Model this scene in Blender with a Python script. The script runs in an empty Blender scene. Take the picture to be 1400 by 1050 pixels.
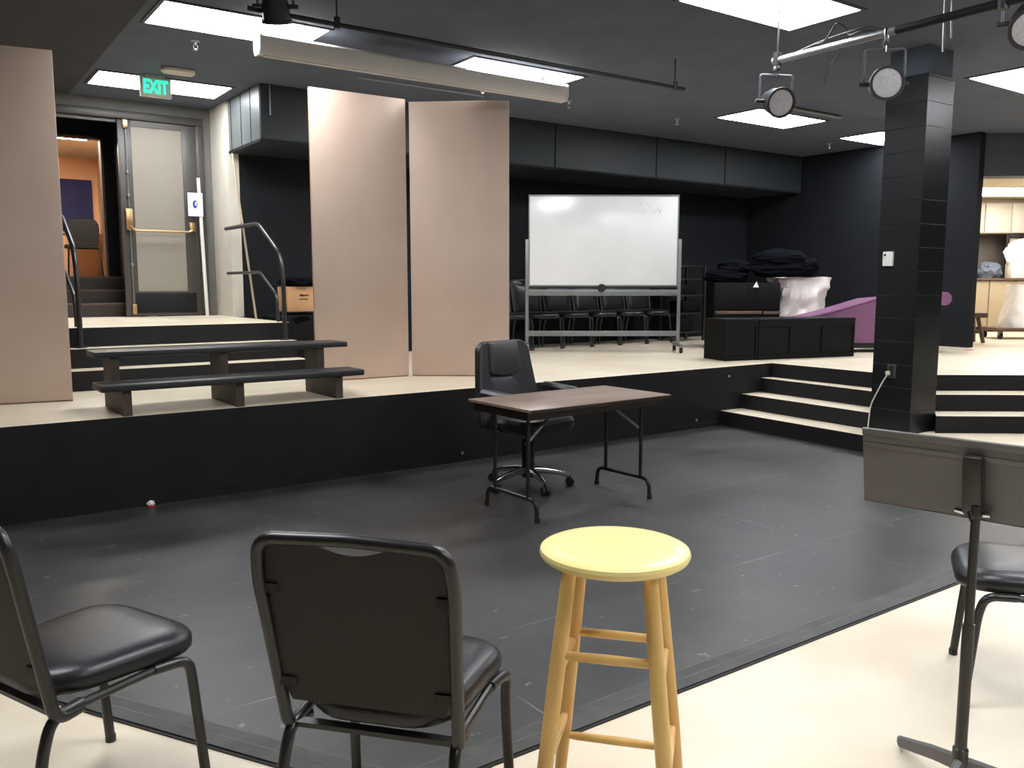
import bpy, bmesh, math, random
from mathutils import Vector, Matrix, noise
random.seed(4)
sc = bpy.context.scene
COL = sc.collection
PI = math.pi
V = Vector

# ------------------------------------------------------------------ materials
def lin(c):
    return tuple((x/255/12.92) if x/255 <= .04045 else ((x/255+.055)/1.055)**2.4 for x in c)

def mat(name, rgb, rough=.5, metal=0., var=.10, scale=6., bump=0., bscale=80., spec=.5, emit=0., dark=None, stretch=None, coat=0.):
    m = bpy.data.materials.new(name); m.use_nodes = True
    nt = m.node_tree; n = nt.nodes; l = nt.links
    b = n['Principled BSDF']
    base = lin(rgb)
    tc = n.new('ShaderNodeTexCoord'); mp = n.new('ShaderNodeMapping')
    l.new(tc.outputs['Object'], mp.inputs['Vector'])
    if stretch: mp.inputs['Scale'].default_value = stretch
    nz = n.new('ShaderNodeTexNoise'); nz.inputs['Scale'].default_value = scale; nz.inputs['Detail'].default_value = 6
    l.new(mp.outputs['Vector'], nz.inputs['Vector'])
    rp = n.new('ShaderNodeValToRGB')
    lo = lin(dark) if dark else tuple(x*(1-var) for x in base)
    hi = base if dark else tuple(min(1, x*(1+var)) for x in base)
    rp.color_ramp.elements[0].position = .3; rp.color_ramp.elements[1].position = .7
    rp.color_ramp.elements[0].color = (*lo, 1); rp.color_ramp.elements[1].color = (*hi, 1)
    l.new(nz.outputs['Fac'], rp.inputs['Fac']); l.new(rp.outputs['Color'], b.inputs['Base Color'])
    b.inputs['Roughness'].default_value = rough; b.inputs['Metallic'].default_value = metal
    b.inputs['Specular IOR Level'].default_value = spec
    if coat: b.inputs['Coat Weight'].default_value = coat
    if bump:
        n2 = n.new('ShaderNodeTexNoise'); n2.inputs['Scale'].default_value = bscale; n2.inputs['Detail'].default_value = 4
        l.new(mp.outputs['Vector'], n2.inputs['Vector'])
        bp = n.new('ShaderNodeBump'); bp.inputs['Strength'].default_value = bump; bp.inputs['Distance'].default_value = .01
        l.new(n2.outputs['Fac'], bp.inputs['Height']); l.new(bp.outputs['Normal'], b.inputs['Normal'])
    if emit:
        b.inputs['Emission Color'].default_value = (*base, 1); b.inputs['Emission Strength'].default_value = emit
    return m

M = {}
M['beige_floor'] = mat('beige_floor', (238, 226, 204), .34, var=.06, scale=1.6, dark=(222, 207, 180))
M['front_floor'] = mat('front_floor', (236, 226, 206), .42, scale=1.3, dark=(216, 200, 174))
M['stage_black'] = mat('stage_black', (25, 25, 27), .55, var=.2, scale=5, spec=.25)
M['wall_black'] = mat('wall_black', (25, 28, 32), .8, var=.15, scale=3, spec=.2)
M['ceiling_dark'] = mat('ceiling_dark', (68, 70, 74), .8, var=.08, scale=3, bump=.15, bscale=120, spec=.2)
M['soffit'] = mat('soffit', (40, 45, 49), .5, var=.1, scale=2, spec=.3)
M['ceiling'] = mat('ceiling', (92, 99, 112), .75, var=.08, scale=3, bump=.15, bscale=120, spec=.25)
M['block'] = mat('block', (22, 24, 27), .32, var=.08, scale=10, bump=.12, bscale=90, spec=.35)
M['header_grey'] = mat('header_grey', (70, 76, 84), .5, var=.06, scale=3)
M['sheen_grey'] = mat('sheen_grey', (92, 97, 97), .4, var=.06, scale=4)  # paler than the soffit: the sheen of its left face put into the colour
M['white_wall'] = mat('white_wall', (208, 203, 190), .6, var=.03)
M['grey_wall'] = mat('grey_wall', (104, 103, 98), .5, var=.05)
M['door_frame'] = mat('door_frame', (66, 63, 60), .4, var=.06)
M['door_panel'] = mat('door_panel', (138, 132, 120), .5, var=.03, scale=3)
M['brass'] = mat('brass', (190, 158, 116), .34, 1., var=.1)
M['flat'] = mat('flat', (200, 178, 161), .6, var=.05, scale=2.2, dark=(191, 168, 151))
M['flat_edge'] = mat('flat_edge', (150, 122, 98), .7)
M['black_vinyl'] = mat('black_vinyl', (30, 31, 34), .34, var=.08, scale=12, bump=.08, bscale=220)
M['panel_vinyl'] = mat('panel_vinyl', (55, 54, 51), .62, var=.05, scale=10, bump=.06, bscale=260, spec=.3)
M['black_metal'] = mat('black_metal', (36, 35, 34), .34, .0, var=.1, spec=.6)
M['grey_metal'] = mat('grey_metal', (128, 131, 132), .38, .4, var=.05)
M['chrome'] = mat('chrome', (200, 200, 204), .15, 1., var=.03)
M['dark_chrome'] = mat('dark_chrome', (120, 120, 124), .25, 1., var=.05)
M['wood_light'] = mat('wood_light', (238, 200, 124), .38, scale=9, dark=(222, 172, 98), stretch=(1, 1, .12), coat=.15)
M['wood_seat'] = mat('wood_seat', (246, 230, 158), .34, scale=8, dark=(240, 216, 138), stretch=(.15, 1, 1), coat=.2)
M['table_top'] = mat('table_top', (148, 128, 112), .34, scale=7, dark=(130, 110, 96), stretch=(.12, 1.2, 1))
M['table_metal'] = mat('table_metal', (48, 38, 35), .36, .3)
M['leather'] = mat('leather', (42, 43, 46), .38, var=.1, scale=14, bump=.12, bscale=160)
M['plank_black'] = mat('plank_black', (40, 40, 42), .42, var=.2, scale=6, spec=.5, stretch=(.2, 1, 1))
M['plank_brown'] = mat('plank_brown', (66, 54, 46), .55, var=.2, scale=6)
M['white_board'] = mat('white_board', (236, 238, 239), .2, scale=1.6, dark=(225, 228, 230), spec=.5)
M['box_black'] = mat('box_black', (16, 16, 17), .6, var=.2, scale=6, spec=.15)
M['screen_case'] = mat('screen_case', (214, 211, 206), .5, var=.03)
M['white_plastic'] = mat('white_plastic', (226, 226, 220), .45, var=.03)
M['cream_plastic'] = mat('cream_plastic', (214, 206, 190), .5, var=.03)
M['purple'] = mat('purple', (116, 74, 106), .75, var=.06, scale=9, bump=.1, bscale=200)
M['white_cloth'] = mat('white_cloth', (226, 216, 206), .55, var=.06, scale=4)
M['white_canvas'] = mat('white_canvas', (246, 239, 231), .35, var=.04, scale=4)
M['drape'] = mat('drape', (11, 13, 18), .95, var=.3, scale=5, spec=.05)
M['cardboard'] = mat('cardboard', (196, 152, 108), .75, var=.05)
M['ink'] = mat('ink', (52, 40, 34), .7)
M['stand_grey'] = mat('stand_grey', (104, 103, 102), .42, .1, var=.05)
M['trim_dark'] = mat('trim_dark', (78, 77, 75), .6, scale=7, dark=(58, 58, 57))
M['seam_pale'] = mat('seam_pale', (112, 111, 108), .6, scale=5, dark=(66, 66, 65))
M['rubber'] = mat('rubber', (16, 16, 16), .6)
M['yoke_grey'] = mat('yoke_grey', (78, 80, 84), .45, .2)
M['lens'] = mat('lens', (176, 174, 178), .3, .05, var=.15, scale=60, bump=.3, bscale=120)
M['lamp_black'] = mat('lamp_black', (34, 35, 38), .5, .2)
M['pipe'] = mat('pipe', (170, 172, 174), .35, .8)
M['orange_wall'] = mat('orange_wall', (234, 190, 150), .7, var=.03)
M['marker_trace'] = mat('marker_trace', (214, 217, 219), .4, var=.02)
M['navy'] = mat('navy', (44, 50, 100), .8, var=.1)
M['brown_stair'] = mat('brown_stair', (52, 44, 38), .5, var=.15)
M['cream_wall'] = mat('cream_wall', (214, 202, 180), .7, var=.03)
M['cabinet_cream'] = mat('cabinet_cream', (190, 184, 172), .5, var=.03)
M['tan'] = mat('tan', (162, 148, 124), .55, var=.04)
M['backsplash'] = mat('backsplash', (92, 86, 80), .5, var=.08)
M['brown_wood'] = mat('brown_wood', (92, 72, 58), .6, var=.2, scale=8)
M['blue_grey'] = mat('blue_grey', (86, 96, 112), .7, var=.12)
M['red'] = mat('red', (206, 40, 54), .5)
M['paper'] = mat('paper', (244, 244, 248), .6, var=.02)
M['blue_ink'] = mat('blue_ink', (44, 60, 150), .6)
M['light'] = mat('light', (249, 251, 255), .5, var=0, emit=28.)
M['light_dim'] = mat('light_dim', (249, 251, 255), .5, var=0, emit=22.)
M['light_kitchen'] = mat('light_kitchen', (255, 248, 238), .5, var=0, emit=13.)
M['light_hall'] = mat('light_hall', (255, 240, 220), .5, var=0, emit=48.)
M['light_frame'] = mat('light_frame', (70, 70, 72), .5)
M['exit_green'] = mat('exit_green', (50, 255, 205), .4, var=0, emit=1.0)
M['exit_face'] = mat('exit_face', (170, 214, 194), .4, var=.02, emit=.12)
M['sprinkler'] = mat('sprinkler', (190, 190, 190), .3, .8)

def pit_material():
    m = bpy.data.materials.new('pit_floor'); m.use_nodes = True
    nt = m.node_tree; n = nt.nodes; l = nt.links; b = n['Principled BSDF']
    tc = n.new('ShaderNodeTexCoord')
    n1 = n.new('ShaderNodeTexNoise'); n1.inputs['Scale'].default_value = 1.5; n1.inputs['Detail'].default_value = 10; n1.inputs['Roughness'].default_value = .68
    l.new(tc.outputs['Object'], n1.inputs['Vector'])
    r1 = n.new('ShaderNodeValToRGB'); r1.color_ramp.elements[0].position = .36; r1.color_ramp.elements[1].position = .66
    r1.color_ramp.elements[0].color = (*lin((36, 36, 36)), 1); r1.color_ramp.elements[1].color = (*lin((66, 66, 65)), 1)
    l.new(n1.outputs['Fac'], r1.inputs['Fac'])
    # pale scuff specks
    n2 = n.new('ShaderNodeTexNoise'); n2.inputs['Scale'].default_value = 14; n2.inputs['Detail'].default_value = 3
    l.new(tc.outputs['Object'], n2.inputs['Vector'])
    r2 = n.new('ShaderNodeValToRGB'); r2.color_ramp.elements[0].position = .67; r2.color_ramp.elements[1].position = .73
    r2.color_ramp.elements[0].color = (0, 0, 0, 1); r2.color_ramp.elements[1].color = (.55, .55, .55, 1)
    l.new(n2.outputs['Fac'], r2.inputs['Fac'])
    # panel joints every 1.22 m along y, 2.44 m along x, worn through in places
    sp = n.new('ShaderNodeSeparateXYZ'); l.new(tc.outputs['Object'], sp.inputs[0])
    def joint(out, period, off):
        a = n.new('ShaderNodeMath'); a.operation = 'ADD'; a.inputs[1].default_value = off; l.new(out, a.inputs[0])
        d = n.new('ShaderNodeMath'); d.operation = 'DIVIDE'; d.inputs[1].default_value = period; l.new(a.outputs[0], d.inputs[0])
        f = n.new('ShaderNodeMath'); f.operation = 'FRACT'; l.new(d.outputs[0], f.inputs[0])
        c = n.new('ShaderNodeMath'); c.operation = 'LESS_THAN'; c.inputs[1].default_value = .006/period; l.new(f.outputs[0], c.inputs[0])
        return c.outputs[0]
    mx = n.new('ShaderNodeMath'); mx.operation = 'MAXIMUM'
    l.new(joint(sp.outputs[1], 1.22, 20.37), mx.inputs[0]); l.new(joint(sp.outputs[0], 2.44, 20.3), mx.inputs[1])
    n3 = n.new('ShaderNodeTexNoise'); n3.inputs['Scale'].default_value = 2.6; l.new(tc.outputs['Object'], n3.inputs['Vector'])
    r3 = n.new('ShaderNodeValToRGB'); r3.color_ramp.elements[0].position = .42; r3.color_ramp.elements[1].position = .62
    r3.color_ramp.elements[0].color = (0, 0, 0, 1); r3.color_ramp.elements[1].color = (.75, .75, .75, 1)
    l.new(n3.outputs['Fac'], r3.inputs['Fac'])
    mm = n.new('ShaderNodeMath'); mm.operation = 'MULTIPLY'; l.new(mx.outputs[0], mm.inputs[0]); l.new(r3.outputs['Color'], mm.inputs[1])
    ad = n.new('ShaderNodeMath'); ad.operation = 'MAXIMUM'; l.new(mm.outputs[0], ad.inputs[0]); l.new(r2.outputs['Color'], ad.inputs[1])
    mix = n.new('ShaderNodeMixRGB'); mix.inputs['Color2'].default_value = (*lin((128, 128, 126)), 1)
    l.new(ad.outputs[0], mix.inputs['Fac']); l.new(r1.outputs['Color'], mix.inputs['Color1'])
    l.new(mix.outputs['Color'], b.inputs['Base Color'])
    rr = n.new('ShaderNodeMapRange'); rr.inputs['To Min'].default_value = .33; rr.inputs['To Max'].default_value = .50
    l.new(n1.outputs['Fac'], rr.inputs['Value']); l.new(rr.outputs[0], b.inputs['Roughness'])
    b.inputs['Specular IOR Level'].default_value = .5
    return m
M['pit'] = pit_material()

# ------------------------------------------------------------------ mesh builder
def rz(a): return Matrix.Rotation(a, 4, 'Z')
def T(x, y, z): return Matrix.Translation((x, y, z))

class MB:
    def __init__(s): s.bm = bmesh.new()
    def _fin(s, before, Mx, mi):
        vs = [v for v in s.bm.verts if v not in before]
        if Mx is not None: bmesh.ops.transform(s.bm, matrix=Mx, verts=vs)
        return s
    def box(s, c, d, Mx=None, bev=0, seg=2, mi=0):
        bm2 = bmesh.new(); bmesh.ops.create_cube(bm2, size=1)
        for v in bm2.verts: v.co = V((v.co.x*d[0], v.co.y*d[1], v.co.z*d[2]))
        if bev: bmesh.ops.bevel(bm2, geom=bm2.edges[:], offset=bev, segments=seg, affect='EDGES', profile=.5)
        for v in bm2.verts:
            p = v.co+V(c); v.co = Mx @ p if Mx is not None else p
        return s.merge(bm2, mi)
    def merge(s, bm2, mi=0, keep=False):
        mp = {v: s.bm.verts.new(v.co) for v in bm2.verts}
        for f in bm2.faces:
            try:
                g = s.bm.faces.new([mp[v] for v in f.verts]); g.material_index = f.material_index if keep else mi
            except ValueError: pass
        bm2.free(); return s
    def span(s, a, b, bev=0, mi=0, Mx=None):
        c = [(a[i]+b[i])/2 for i in range(3)]; d = [abs(b[i]-a[i]) for i in range(3)]
        return s.box(c, d, Mx, bev, 2, mi)
    def tube(s, pts, r, seg=10, closed=False, Mx=None, mi=0, flat=1.):
        pts = [V(p) for p in pts]
        if Mx is not None: pts = [Mx @ p for p in pts]
        N = len(pts); rs = r if isinstance(r, (list, tuple)) else [r]*N
        tang = []
        for i in range(N):
            a = pts[(i-1) % N] if (closed or i > 0) else pts[i]
            b = pts[(i+1) % N] if (closed or i < N-1) else pts[i]
            t = (b-a); tang.append(t.normalized() if t.length > 1e-9 else V((0, 0, 1)))
        up = V((0, 0, 1)) if abs(tang[0].z) < .9 else V((1, 0, 0))
        nrm = (up-tang[0]*up.dot(tang[0])).normalized()
        rings = []
        for i in range(N):
            if i: 
                nrm = nrm-tang[i]*nrm.dot(tang[i])
                nrm = nrm.normalized() if nrm.length > 1e-6 else tang[i].orthogonal().normalized()
            bn = tang[i].cross(nrm)
            rings.append([s.bm.verts.new(pts[i]+(nrm*math.cos(2*PI*k/seg)+bn*math.sin(2*PI*k/seg)*flat)*rs[i]) for k in range(seg)])
        for i in range(N if closed else N-1):
            A, B = rings[i], rings[(i+1) % N]
            for k in range(seg):
                f = s.bm.faces.new((A[k], A[(k+1) % seg], B[(k+1) % seg], B[k])); f.material_index = mi
        if not closed:
            s.bm.faces.new(rings[0][::-1]).material_index = mi; s.bm.faces.new(rings[-1]).material_index = mi
        return s
    def lathe(s, prof, seg=32, Mx=None, mi=0):
        rings = []
        for r, z in prof:
            if r < 1e-6:
                p = V((0, 0, z)); rings.append([s.bm.verts.new(Mx @ p if Mx is not None else p)])
            else:
                rg = []
                for k in range(seg):
                    p = V((r*math.cos(2*PI*k/seg), r*math.sin(2*PI*k/seg), z)); rg.append(s.bm.verts.new(Mx @ p if Mx is not None else p))
                rings.append(rg)
        for A, B in zip(rings, rings[1:]):
            for k in range(seg):
                k2 = (k+1) % seg
                if len(A) == 1 and len(B) == 1: continue
                if len(A) == 1: f = s.bm.faces.new((A[0], B[k2], B[k]))
                elif len(B) == 1: f = s.bm.faces.new((A[k], A[k2], B[0]))
                else: f = s.bm.faces.new((A[k], A[k2], B[k2], B[k]))
                f.material_index = mi
        if len(rings[0]) > 1: s.bm.faces.new(rings[0][::-1])
        if len(rings[-1]) > 1: s.bm.faces.new(rings[-1])
        return s
    def prism(s, poly, z0, z1, Mx=None, mi=0, top=None):
        f3 = lambda p, z: (Mx @ V((p[0], p[1], z))) if Mx is not None else V((p[0], p[1], z))
        area = sum(poly[i][0]*poly[(i+1) % len(poly)][1]-poly[(i+1) % len(poly)][0]*poly[i][1] for i in range(len(poly)))
        if area < 0: poly = poly[::-1]
        A = [s.bm.verts.new(f3(p, z0)) for p in poly]; B = [s.bm.verts.new(f3(p, z1)) for p in poly]
        n = len(poly)
        s.bm.faces.new(A[::-1]).material_index = mi
        s.bm.faces.new(B).material_index = mi if top is None else top
        for i in range(n):
            s.bm.faces.new((A[i], A[(i+1) % n], B[(i+1) % n], B[i])).material_index = mi
        return s
    def loft(s, w, d, r, prof, Mx=None, n=6, mi=0, fx=None):
        """rounded rectangle w x d, corner r, through (inset, z) rings; fx bends each point"""
        rings = []
        for ins, z in prof:
            hw, hd, rr = w/2-ins, d/2-ins, max(r-ins, .004)
            rg = []
            for cx, cy, a0 in ((hw-rr, hd-rr, 0), (-hw+rr, hd-rr, PI/2), (-hw+rr, -hd+rr, PI), (hw-rr, -hd+rr, 1.5*PI)):
                for k in range(n+1):
                    a = a0+PI/2*k/n; rg.append(V((cx+rr*math.cos(a), cy+rr*math.sin(a), z)))
            rg2 = []
            for i in range(len(rg)):          # split the long sides so they can bend
                a, b = rg[i], rg[(i+1) % len(rg)]
                rg2.append(a)
                if (a-b).length > .04:
                    for q in range(1, 6): rg2.append(a.lerp(b, q/6))
            if fx: rg2 = [fx(p) for p in rg2]
            if Mx is not None: rg2 = [Mx @ p for p in rg2]
            rings.append([s.bm.verts.new(p) for p in rg2])
        m = min(len(x) for x in rings)
        for A, B in zip(rings, rings[1:]):
            for k in range(m):
                s.bm.faces.new((A[k], A[(k+1) % m], B[(k+1) % m], B[k])).material_index = mi
        s.bm.faces.new(rings[0][::-1]).material_index = mi; s.bm.faces.new(rings[-1]).material_index = mi
        return s
    def build(s, name, m, parent=None, loc=None, smooth=True, ang=.6):
        bmesh.ops.recalc_face_normals(s.bm, faces=s.bm.faces[:])
        if smooth:
            for f in s.bm.faces: f.smooth = True
            for e in s.bm.edges:
                if len(e.link_faces) == 2 and e.calc_face_angle(0) > ang: e.smooth = False
        me = bpy.data.meshes.new(name); s.bm.to_mesh(me); s.bm.free()
        for x in (m if isinstance(m, list) else [m]): me.materials.append(M[x] if isinstance(x, str) else x)
        o = bpy.data.objects.new(name, me); COL.objects.link(o)
        if parent: o.parent = parent
        if loc: o.location = loc
        return o

def fillet(pts, r, n=6):
    pts = [V(p) for p in pts]; out = [pts[0]]
    for i in range(1, len(pts)-1):
        a, b, c = pts[i-1], pts[i], pts[i+1]
        rr = r[i-1] if isinstance(r, (list, tuple)) else r
        u, w = (a-b), (c-b); d = min(rr, u.length*.49, w.length*.49)
        p, q = b+u.normalized()*d, b+w.normalized()*d
        for k in range(n+1):
            t = k/n; out.append(p*(1-t)**2+b*2*t*(1-t)+q*t*t)
    out.append(pts[-1]); return out

def tag(o, label=None, cat=None, group=None, kind=None):
    if label: o['label'] = label
    if cat: o['category'] = cat
    if group: o['group'] = group
    if kind: o['kind'] = kind
    return o
def thing(name, label, cat, loc=(0, 0, 0), rot=0, group=None):
    o = bpy.data.objects.new(name, None); COL.objects.link(o); o.empty_display_size = .05
    o.location = loc; o.rotation_euler = (0, 0, rot) if not isinstance(rot, tuple) else rot
    return tag(o, label, cat, group)
def dup(root, loc, rot, label, group=None):
    r = root.copy(); COL.objects.link(r); r.location = loc; r.rotation_euler = (0, 0, rot); r['label'] = label
    if group: r['group'] = group
    for ch in list(root.children):
        c = ch.copy(); COL.objects.link(c); c.parent = r
        for g in list(ch.children):
            d = g.copy(); COL.objects.link(d); d.parent = c
    return r
def struct(mb, name, m, label=None, **k):
    o = mb.build(name, m, **k); o['kind'] = 'structure'
    if label: o['label'] = label
    return o

# view-aligned ground frame (the room is octagonal: some things stand at 45 degrees)
AZ = math.radians(35.21)
FH = V((math.sin(AZ), math.cos(AZ), 0)); RH = V((math.cos(AZ), -math.sin(AZ), 0))
def P(d, s, z=0.): return FH*d+RH*s+V((0, 0, z))
def frame45(d, s, z=0.):      # local x along RH, y along FH
    return Matrix((( RH.x, FH.x, 0, 0), (RH.y, FH.y, 0, 0), (0, 0, 1, 0), (0, 0, 0, 1))) if False else T(*P(d, s, z)) @ rz(-AZ)

# ------------------------------------------------------------------ camera
cam = bpy.data.cameras.new('camera'); co = bpy.data.objects.new('camera', cam); COL.objects.link(co)
cam.sensor_width = 36; cam.lens = 1164/1400*36; cam.clip_start = .05; cam.clip_end = 100
co.location = (0, 0, 1.45); co.rotation_euler = (PI/2-math.radians(6.745), 0, -AZ)
sc.camera = co

S = .598      # stage floor
L = 1.08      # landing
CE = 3.4      # ceiling

# ------------------------------------------------------------------ setting: floors, stage, steps
struct(MB().span((-4, -5, -.1), (14, 6.2, 0)), 'floor', 'front_floor')
pit = [(-1.22, 5.84), (.407, 3.08), (1.035, 2.02), (9.2, 2.02), (9.2, 5.84)]
struct(MB().prism(pit, -.02, .003), 'floor_pit', 'pit')
def band(pl, w):   # mitred strip on the left side of a polyline
    inn = []
    for i, p in enumerate(pl):
        p = V(p)
        ns = []
        if i: t = (p-V(pl[i-1])).normalized(); ns.append(V((-t.y, t.x)))
        if i < len(pl)-1: t = (V(pl[i+1])-p).normalized(); ns.append(V((-t.y, t.x)))
        nn = sum(ns, V((0, 0))).normalized(); k = nn.dot(ns[0]); inn.append(tuple(p+nn*(w/k)))
    return pl+inn[::-1]
edge = [(-1.22, 5.84), (.407, 3.08), (1.035, 2.02), (9.2, 2.02)]
struct(MB().prism(band(edge, .105), 0, .009), 'trim_1', 'trim_dark')
struct(MB().prism(band(edge, -.012), 0, .005), 'trim_2', 'rubber')
inner = band(edge, .108)[len(edge):][::-1]
struct(MB().prism(band(inner, .007), 0, .0045), 'trim_6', 'seam_pale')
inner2 = band(edge, .05)[len(edge):][::-1]
struct(MB().prism(band(inner2, .004), 0, .0095), 'trim_7', 'seam_pale')
u_ = (.8, -.6)
def rline(r, x): return (x, (r-.6*x)/.8)
stage_poly = [(-4, 5.84), (7.54, 5.84), (7.535, (8.04-.6*7.535)/.8), rline(8.04, 13.6), (22, .2), (22, 16), (-4, 16)]
struct(MB().prism(stage_poly, 0, S, top=1), 'floor_stage', ['stage_black', 'beige_floor'])
# four risers on the left of the pillar, three to its right
lvl1 = [(6.745, 5.84), (6.63, 4.0), (6.62, 3.5), (7.3, 2.75), (13.6, 2.75), (13.6, -.3), rline(8.04, 13.6), rline(8.04, 7.6), (7.54, 4.5), (7.54, 5.84)]
lvl1 = [(6.745, 5.84), (6.63, 4.0), (6.62, 3.5), (7.3, 2.75), rline(7.6, 9.0), rline(8.0, 7.6), (7.53, 4.45), (7.53, 5.84)]
struct(MB().prism(lvl1, 0, .15, top=1), 'floor_step', ['stage_black', 'beige_floor'])
st = MB()
st.prism([(7.06, 5.84), (6.955, 4.32), (7.53, 4.32), (7.53, 5.84)], .15, .30, top=1)
st.prism([(7.37, 5.84), (7.275, 4.32), (7.53, 4.32), (7.53, 5.84)], .30, .45, top=1)
struct(st, 'stairs_left', ['stage_black', 'beige_floor'])
st = MB()
def rsec(r0, r1, x0, x1): return [rline(r0, x0), rline(r0, x1), rline(r1, x1+.4), rline(r1, x0+.2)]
st.prism([rline(7.44, 7.25), rline(7.44, 13.0), rline(8.04, 13.4), rline(8.04, 7.6), (7.4, 4.3), (7.4, 3.95)], .15, .30, top=1)
st.prism([rline(7.74, 7.40), rline(7.74, 13.0), rline(8.04, 13.4), rline(8.04, 7.6), (7.4, 4.31)], .30, .45, top=1)
struct(st, 'stairs_right', ['stage_black', 'beige_floor'])
struct(MB().span((-4, 5.822, .003), (6.7, 5.84, .05)), 'baseboard_stage', 'stage_black')
# landing and its steps
st = MB()
st.span((-.2, 7.45, S), (2.97, 7.68, .757)); st.span((-.2, 7.68, S), (2.95, 7.87, .917))
st.span((-4, 7.87, S), (2.95, 10.1, L))
st.span((-.2, 7.45, .757), (2.97, 7.68, .7595), mi=1); st.span((-.2, 7.68, .917), (2.95, 7.87, .9195), mi=1); st.span((-4, 7.865, L), (2.952, 10.1, L+.003), mi=1)
struct(st, 'stairs_landing', ['stage_black', 'beige_floor'])
tag(MB().box((0, 0, 0), (.012, .004, .13), bev=.001).build('edge_tape', 'red', loc=(2.95, 7.447, .685)), 'short strip of red tape on the end of the lowest landing step', 'tape')

# ------------------------------------------------------------------ setting: walls and ceiling
struct(MB().span((1.5, -5, CE), (14, 10.2, CE+.1)), 'ceiling', 'ceiling')
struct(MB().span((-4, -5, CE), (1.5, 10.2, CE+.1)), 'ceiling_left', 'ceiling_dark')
struct(MB().span((-4.1, -5, 0), (-4, 10.2, CE)), 'wall_left', 'wall_black')
struct(MB().span((-4, -5.1, 0), (14, -5, CE)), 'wall_front', 'wall_black')
struct(MB().span((3.05, 9.5, S), (11.6, 9.6, CE)), 'wall_back', 'wall_black')
struct(MB().span((11.49, 5.75, S), (11.62, 9.5, CE)), 'wall_right', 'wall_black')
# soffit with sheet joints
so = MB().span((2.955, 8.47, 2.85), (11.49, 9.5, CE))
struct(so, 'beam_soffit', 'soffit')
jt = MB()
struct(MB().span((2.948, 8.49, 2.875), (2.955, 9.48, CE)), 'wall_soffit_side', 'sheen_grey')  # left face in a lighter grey that imitates reflected light
for x in (6.62, 8.35, 9.72, 4.4, 5.5): jt.span((x, 8.464, 2.86), (x+.018, 8.47, CE))
for y in (8.75, 9.05, 9.38): jt.span((2.944, y, 2.86), (2.948, y+.012, CE))
jt.span((2.945, 8.462, 2.845), (11.49, 8.47, 2.87)); jt.span((2.945, 8.462, 2.845), (2.955, 9.5, 2.87))
struct(jt, 'trim_3', 'wall_black')
# landing walls
struct(MB().span((2.93, 9.5, L), (3.05, 10.2, CE)), 'wall_landing', 'white_wall')
dw = MB().span((-4, 10.1, S), (.7, 10.2, CE)).span((2.80, 10.1, S), (2.93, 10.2, CE)).span((.7, 10.1, 3.27), (2.8, 10.2, CE))
struct(dw, 'wall_door', 'grey_wall')
fr = MB()
fr.span((.68, 10.06, 3.20), (2.84, 10.2, 3.285), .006); fr.span((2.755, 10.06, L), (2.84, 10.2, 3.20), .006); fr.span((.68, 10.06, L), (.76, 10.2, 3.20), .006)
fr.span((.76, 10.12, 3.165), (2.755, 10.16, 3.2))
struct(fr, 'trim_door_frame', 'door_frame')
# block pillar and the beam it carries
pl = MB(); z = .15; k = 0
while z < 3.17:
    h = min(.2, 3.172-z)
    pl.span((6.968, 3.94, z), (7.375, 4.31, z+h-.0005), .002)
    z += .2; k += 1
struct(pl, 'pillar', 'block', smooth=False)
struct(MB().span((6.985, 3.955, 3.171), (7.36, 4.295, CE)), 'pillar_cap', 'ceiling')

# ------------------------------------------------------------------ door leaf and what lies beyond
d1 = bpy.data.objects.new('door_1', None); COL.objects.link(d1); d1.location = (1.945, 10.07, L+.012); d1['kind'] = 'structure'
d1['label'] = 'closed right leaf of the double doors, grey frame around a pale panel'
W_, H_ = .81, 2.10
mb = MB().span((0, 0, 0), (.135, .045, H_), .004).span((W_-.15, 0, 0), (W_, .045, H_), .004).span((.13, .002, H_-.06), (W_-.145, .043, H_)).span((.13, .002, 0), (W_-.145, .043, .27))
mb.build('door_stiles', 'door_frame', d1)
MB().span((.13, .012, .27), (W_-.145, .034, H_-.06)).build('door_panel', 'door_panel', d1)
MB().span((.10, -.004, .03), (W_-.06, 0, .25), .001).build('kick_plate', 'stage_black', d1)
rod = MB().tube([(.075, -.02, .09), (.075, -.02, H_-.06)], .0065, 8)
for zz in (.56, 1.30, 1.55): rod.lathe([(.0, -.02), (.016, -.016), (.02, 0), (.016, .016), (0, .02)], 12, T(.075, -.02, zz))
rod.build('latch_rod', 'grey_metal', d1)
MB().span((.05, -.04, H_-.09), (.10, 0, H_), .006).span((.055, -.04, .02), (.10, 0, .13), .006).build('bolt_case', 'brass', d1)
pb = MB().span((.03, -.05, .93), (.105, 0, 1.16), .01).span((W_-.115, -.05, .93), (W_-.05, 0, 1.04), .01)
pb.tube(fillet([(.07, -.03, .97), (.08, -.085, .955), (.12, -.09, .925), (W_-.13, -.09, .925), (W_-.09, -.085, .955), (W_-.08, -.03, .97)], .03), .013, 10)
pb.build('push_bar', 'brass', d1)
st = MB()
for i, y in enumerate((10.33, 10.62, 10.91)): st.span((.5, y, L-.02), (2.1, 11.6, L+.15*(i+1)-.001))
struct(st, 'stairs_vestibule', 'brown_stair')
ns = MB()
for i, y in enumerate((10.33, 10.62, 10.91)): ns.span((.5, y-.006, L+.15*(i+1)-.022), (2.1, y+.012, L+.15*(i+1)))
struct(ns, 'trim_4', 'brown_wood')
struct(MB().span((.3, 10.1, L-.3), (2.3, 10.33, L+.0005)), 'floor_vestibule', 'beige_floor')
struct(MB().span((2.1, 10.2, L), (2.2, 11.2, CE)).span((.4, 10.2, L), (.5, 11.2, CE)), 'wall_vestibule', 'wall_black')
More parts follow.
